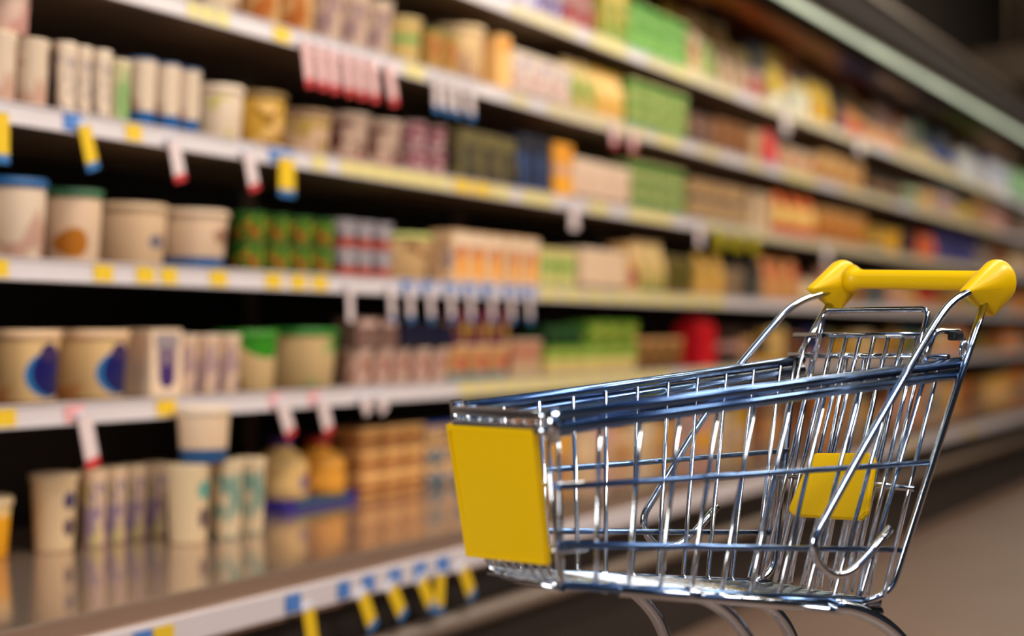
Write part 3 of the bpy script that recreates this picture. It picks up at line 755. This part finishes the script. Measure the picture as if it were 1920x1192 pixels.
RW = .0026   # wire radius
RP = .0046   # post radius
postTop = near(1838, 592); postTop = hit(1838, 592, (0, 1, 0), .0775)
postMid = hit(1805, 692, (0, 1, 0), .0825); postBot = near(1665, 1108); postBot.y += .003; rimR = hit(1796, 691, (0, 1, 0), .0755); rimF = near(1037, 793)
botF = near(1056, 1098); botR = near(1648, 1128)
midTopF = near(1040, 913); midTopR = near(1742, 866); midLowF = near(1048, 1020); midLowR = near(1682, 1030)

def lerp(a, b, t): return a + (b - a) * t


for s in (1, -1):
    side = empty('basket_side'); side.parent = cart
    # rear post, curving into the bottom frame
    rod('rear_post', smooth_path([Q(lerp(postTop, postMid, -.3), s), Q(postMid, s), Q(postBot, s), Q(Vector((postBot.x + .03, botR.y, botR.z)), s)], .02), RP)
    # double top rim
    up = Vector((0, 0, .0065))
    for k, (dz, dw) in enumerate(((.0045, .0015), (-.0035, .0015))):
        a = rimF + Vector((0, dw, dz)); b = rimR + Vector((0, dw, dz))
        rod('rim_rod', [Q(a, s), Q(b, s)], .0062, side, M_bluereflect)
    # horizontal wires
    rod('side_rod', [Q(midTopF, s, .002), Q(midTopR, s, .002)], .0034, side, M_bluereflect)
    rod('side_rod', [Q(midLowF, s, .002), Q(midLowR, s, .002)], .0034, side, M_bluereflect)
    rod('bottom_rod', [Q(botF, s), Q(botR, s)], .0046, side, M_bluereflect)
    # upright wires of the side: fan between rim and bottom, then turn in under the floor
    nW = 11
    for i in range(nW):
        t = i / (nW - .3)
        a = lerp(rimF, rimR, .012 + t * .965); b = lerp(botF, botR, t * 1.0)
        a = a + Vector((0, -.0015, .002)); b = b + Vector((0, -.001, 0))
        pts = smooth_path([Q(a, s), Q(b, s), Vector((b.x * S, s * (b.y - .012) * S, Q(b).z - .003))], .008, 3)
        rod('side_wire', pts, RW, side, n=8)
    rod('clamp_ring', [Q(rimF + Vector((.002, .0012, .010)), s), Q(rimF + Vector((0, .0012, -.012)), s)], .0068, side)

# rounded corner wire + front
front = empty('basket_front'); front.parent = cart
rF = Vector((rimF.x, 0, rimF.z)); bF = Vector((botF.x, 0, botF.z))
for dz in (.0045, -.0045):
    hw = rimF.y + .001
    pts = smooth_path([P(rF.x - .012, hw, rF.z + dz), P(rF.x + .006, hw - .002, rF.z + dz), P(rF.x + .006, -hw + .002, rF.z + dz), P(rF.x - .012, -hw, rF.z + dz)], .01)
    rod('front_rim_rod', pts, .0052, front)
for v_ in (.38, .78):
    l = lerp(rF, bF, v_); hw = lerp(rimF, botF, v_).y
    rod('front_rod', smooth_path([P(l.x - .02, hw, l.z), P(l.x + .003, hw, l.z), P(l.x + .003, -hw, l.z), P(l.x - .02, -hw, l.z)], .01), .0034, front)
NF = 9
for i in range(NF):
    k = -1 + 2 * i / (NF - 1)
    a = P(rF.x + .004, rimF.y * .97 * k, rF.z); b = P(bF.x + .002, botF.y * .97 * k, bF.z)
    c = P(bF.x - .045, botF.y * .97 * k, bF.z - .004)
    rod('front_wire', smooth_path([a, b, c], .02, 5), RW, front, n=8)

# basket floor
fl = empty('basket_floor'); fl.parent = cart
for i in range(11):
    k = -1 + 2 * i / 10
    rod('floor_wire', [P(bF.x - .02, botF.y * .97 * k, botF.z - .002), P(botR.x, botR.y * .97 * k, botR.z)], RW, fl, n=8)
for i in range(9):
    t = i / 8
    p = lerp(botF, botR, t)
    rod('floor_rod', [P(p.x, p.y, p.z - .002), P(p.x, -p.y, p.z - .002)], .0030 if i % 8 else .0042, fl, n=8)

# rear gate (hinged panel hanging between the posts)
gate = empty('rear_gate'); gate.parent = cart
gx0, gz0 = rimR.x + .014, rimR.z + .0085; gx1, gz1 = botR.x + .002, botR.z + .004
for i in range(9):
    k = -1 + 2 * i / 8
    rod('gate_wire', [P(gx0, .071 * k, gz0), P(gx1, .060 * k, gz1)], RW, gate, n=8)
rod('gate_rod', [P(gx0, .078, gz0), P(gx0, -.078, gz0)], .0036, gate)
rod('gate_rod', [P(lerp(gx0, gx1, 0) * .45 + gx1 * .55, .070, gz0 * .45 + gz1 * .55), P(gx0 * .45 + gx1 * .55, -.070, gz0 * .45 + gz1 * .55)], .0032, gate)

# child seat panel: grid of wires in front of the gate with a raised bar above
seat = empty('seat_panel'); seat.parent = cart
pA = hit(1500, 626, (1, 0, 0), .050); pB = hit(1737, 631, (1, 0, 0), .050)
pz = (pA.z + pB.z) / 2
hwS = min(abs(pA.y), abs(pB.y), .0655)
ctr = (pA.y + pB.y) / 2
lowx, lowz = botR.x + .020, botR.z + .006
for i in range(9):
    k = -1 + 2 * i / 8
    rod('seat_wire', [P(.050, ctr + hwS * .97 * k, pz), P(lowx, (ctr * .3 + .054 * k), lowz)], RW * 1.05, seat, n=8)
rod('seat_rod', [P(.050, ctr + hwS + .012, pz), P(.050, ctr - hwS - .012, pz)], .0036, seat)
# raised bar
qa = hit(1560, 582, (1, 0, 0), .046); qb = hit(1733, 580, (1, 0, 0), .046)
z2 = (qa.z + qb.z) / 2
ya, yb = qb.y + .006, qa.y - .006
rod('seat_bar', smooth_path([P(.068, ya, pz - .035), P(.048, ya, z2), P(.048, yb, z2), P(.060, yb, pz - .02)], .012), .0036, seat)

# yellow flap on the seat panel
def seat_plane(u, v):
    n = Vector((pz - lowz, 0, -(.050 - lowx))).normalized()
    return hit(u, v, n, n.dot(Vector((.050, 0, pz))) + .004)


c4 = [seat_plane(*q) for q in ((1530, 850), (1634, 850), (1643, 862), (1628, 962), (1616, 976), (1490, 968), (1480, 956), (1520, 860))]
bm = bmesh.new(); nrm = (c4[1] - c4[0]).cross(c4[4] - c4[0]).normalized()
f0 = [bm.verts.new(Q(p + nrm * .0025)) for p in c4]; f1 = [bm.verts.new(Q(p - nrm * .0025)) for p in c4]
bm.faces.new(f0); bm.faces.new(f1[::-1])
for i in range(8): bm.faces.new((f0[i], f1[i], f1[(i + 1) % 8], f0[(i + 1) % 8]))
bmesh.ops.recalc_face_normals(bm, faces=bm.faces)
bmesh.ops.bevel(bm, geom=[e for e in bm.edges], offset=.0022, segments=3, affect='EDGES')
tag(cp('seat_flap', bm, M_yellow), 'yellow plastic seat flap')

# yellow front panel with a raised border
def front_plane(u, v, off=.0095):
    k = (rimF.x - botF.x) / (rimF.z - botF.z)
    return hit(u, v, (1, 0, -k), rimF.x - k * rimF.z + off)


c4 = [front_plane(*q) for q in ((836, 794), (1001, 803), (1026, 1061), (874, 1044))]
hwT = (abs(c4[0].y) + abs(c4[1].y)) / 2; hwB = (abs(c4[2].y) + abs(c4[3].y)) / 2
def plate(bm, q, th, bev):
    nrm = (q[1] - q[0]).cross(q[3] - q[0]).normalized()
    if nrm.x < 0: nrm = -nrm
    f0 = [bm.verts.new(Q(p)) for p in q]; f1 = [bm.verts.new(Q(p - nrm * th)) for p in q]
    fs = [bm.faces.new(f0), bm.faces.new(f1[::-1])]
    for i in range(4): fs.append(bm.faces.new((f0[i], f1[i], f1[(i + 1) % 4], f0[(i + 1) % 4])))
    bmesh.ops.recalc_face_normals(bm, faces=fs)
    es = list({e for f in fs for e in f.edges})
    bmesh.ops.bevel(bm, geom=es, offset=bev, segments=2, affect='EDGES')


bm = bmesh.new(); plate(bm, c4, .0045, .002)
fp = cp('front_panel', bm, M_yellow)
tag(fp, 'yellow plastic front panel')
cc = sum(c4, Vector()) / 4
def inset(q, f, off):
    return [Vector((p.x + off, cc.y + (p.y - cc.y) * f, cc.z + (p.z - cc.z) * f)) for p in q]
outer = inset(c4, .985, .0006); inner = inset(c4, .90, .0006)
bm = bmesh.new()
for i in range(4):
    j = (i + 1) % 4
    o_ = [outer[i], outer[j], inner[j], inner[i]]
    v0 = [bm.verts.new(Q(p)) for p in o_]; v1 = [bm.verts.new(Q(p - Vector((.002, 0, 0)))) for p in o_]
    bm.faces.new(v0); bm.faces.new(v1[::-1])
    for a_ in range(4): bm.faces.new((v0[a_], v1[a_], v1[(a_ + 1) % 4], v0[(a_ + 1) % 4]))
bmesh.ops.recalc_face_normals(bm, faces=bm.faces)
cp('panel_border', bm, M_yellow, fp)

# handle: grip bar and two pointed end caps
hw = .0785
capn = hit(1868, 527, (0, 1, 0), hw)            # centre of the near cap's outer face
def cap_pt(du, dv): return hit(1868 + du, 527 + dv, (0, 1, 0), hw)


hc = hw - .005
capn = hit(1869, 529, (0, 1, 0), hc)
c0 = (capn.x, capn.z)
A_ = hit(1806, 547, (0, 1, 0), hc); B_ = hit(1856, 590, (0, 1, 0), hc)
rc = abs(hit(1869, 486, (0, 1, 0), hc).z - capn.z)
for s in (1, -1):
    dz, dw = (.005, .004) if s < 0 else (0, 0)
    bm = bmesh.new()
    def ball(c, rx, ry, rz_, n=22):
        for a in range(n):
            for b in range(1, n // 2):
                th, ph = 2 * PI * a / n, PI * b / (n // 2)
                bm.verts.new(P(c[0] + rx * math.cos(th) * math.sin(ph), hc + dw + ry * math.cos(ph), c[1] + dz + rz_ * math.sin(th) * math.sin(ph), s))
    ball(c0, rc, rc * .72, rc, 36)
    for T, q in ((A_, .0022), (B_, .0030)): ball((T.x - (T.x - c0[0]) * .07, T.z - (T.z - c0[1]) * .07), q, .0052, q, 14)
    r = bmesh.ops.convex_hull(bm, input=bm.verts)
    bmesh.ops.delete(bm, geom=[v for v in bm.verts if not v.link_faces], context='VERTS')
    bmesh.ops.recalc_face_normals(bm, faces=bm.faces)
    for f in bm.faces: f.smooth = True
    cp('handle_end_cap', bm, M_yellow)
# grip: oval bar flaring into the caps, with moulded grooves
bm = bmesh.new(); n_ = 24; rings = []
for j in range(25):
    t = -1 + 2 * j / 24
    y = t * (hw - .012); k = 1 + .55 * max(0, (abs(t) - .86) / .14) ** 1.5
    rings.append([bm.verts.new(P(c0[0] + .0082 * k * math.cos(2 * PI * i / n_) * (1 - .04 * (i % 4 == 0)), y, c0[1] + .001 + .0025 * (1 - t) + .0078 * k * math.sin(2 * PI * i / n_))) for i in range(n_)])
for a, b in zip(rings, rings[1:]):
    for i in range(n_):
        f = bm.faces.new((a[i], a[(i + 1) % n_], b[(i + 1) % n_], b[i])); f.smooth = True
bm.faces.new(rings[0]); bm.faces.new(rings[-1][::-1]); bmesh.ops.recalc_face_normals(bm, faces=bm.faces)
cp('handle_bar', bm, M_yellow)

# outer push tubes: from the cap's front corner down along the side and up again in a hook
def outp(u, v, wv=.0850): return hit(u, v, (0, 1, 0), wv)


seq = [outp(1836, 540, .0735), outp(1806, 552, .0765), outp(1778, 572, .0780), outp(1752, 610, .0795), outp(1700, 698, .0835), outp(1620, 838), outp(1545, 975), outp(1524, 1012), outp(1530, 1052), outp(1558, 1080), outp(1590, 1076), outp(1620, 1050), outp(1668, 990)]
for s in (1, -1):
    rod('push_tube', smooth_path([Q(p, s) for p in seq], .02, 4), RP, n=14)

# coin lock with its chain hook, near post
lk = hit(1790, 636, (0, 1, 0), .074)
lock = cp('coin_lock', nbox((lk.x - .007) * S, (lk.x + .004) * S, .070 * S, .078 * S, CAM_H + (lk.z - .001) * S, CAM_H + (lk.z + .006) * S, bev=.003), M_blackp)
ring = []
for i in range(16):
    a = 2 * PI * i / 16; ring.append(P(lk.x - .006 + .005 * math.cos(a), .0785, lk.z - .008 + .006 * math.sin(a)))
bm = bmesh.new(); tube(bm, ring, .0022, 8, closed=True); cp('lock_ring', bm, M_chrome, lock)
rod('seat_hinge_loop', smooth_path([P(lk.x + .030, .070, rimR.z + .004), P(lk.x + .018, .070, lk.z + .006), P(lk.x - .010, .072, lk.z + .006), P(lk.x - .012, .074, lk.z - .01)], .01), .0036)

# chassis: four swept legs, base frame, castors
def legp(u, v, wv): return hit(u, v, (0, 1, 0), wv)


fa = [legp(1285, 1112, .045), legp(1322, 1120, .045), legp(1352, 1138, .045), legp(1380, 1165, .045), legp(1402, 1196, .045), legp(1418, 1240, .045)]
ra = [legp(1560, 1134, .060), legp(1602, 1142, .060), legp(1640, 1158, .060), legp(1672, 1180, .060), legp(1700, 1212, .060), legp(1722, 1262, .060)]
fx, rx = fa[-1].x - .008, ra[-1].x - .006
for s in (1, -1):
    rod('underframe_tube', [P(.335, .041, botF.z - .0065, s), P(botR.x + .004, .058, botR.z - .0065, s)], .0066, n=14)
    rod('front_leg', smooth_path([Q(p, s) for p in fa] + [P(fx, .045, -.30, s), P(fx, .045, -.555, s)], .03, 5), .0075, n=14)
    rod('rear_leg', smooth_path([Q(p, s) for p in ra] + [P(rx, .060, -.30, s), P(rx, .060, -.555, s)], .03, 5), .0085, n=14)
    rod('base_tube', [P(rx, .060, -.552, s), P(fx, .045, -.552, s)], .0075, n=12)
rod('base_crossbar', [P(rx, .060, -.552), P(rx, -.060, -.552)], .0065)
rod('base_crossbar', [P(fx, .045, -.552), P(fx, -.045, -.552)], .0065)
for (l, wv) in ((rx, .060), (fx, .045)):
    for s in (1, -1):
        c = empty('castor', P(l, wv, 0, s)); c.location.z = 0; c.parent = cart
        zt = CAM_H - .552 * S
        obj('fork', nbox(-.010, .010, -.016, -.012, .022, zt - .004), M_chrome, c)
        obj('fork', nbox(-.010, .010, .012, .016, .022, zt - .004), M_chrome, c)
        obj('fork_plate', nbox(-.012, .012, -.018, .018, zt - .012, zt - .004, bev=.002), M_chrome, c)
        bm = lathe([(0, -.010), (.022, -.010), (.026, -.007), (.026, .007), (.022, .010), (0, .010)], 24)
        bmesh.ops.rotate(bm, verts=bm.verts, cent=(0, 0, 0), matrix=Matrix.Rotation(PI / 2, 3, 'X'))
        bmesh.ops.translate(bm, verts=bm.verts, vec=(0, 0, .026))
        obj('wheel', bm, M_rubber, c)
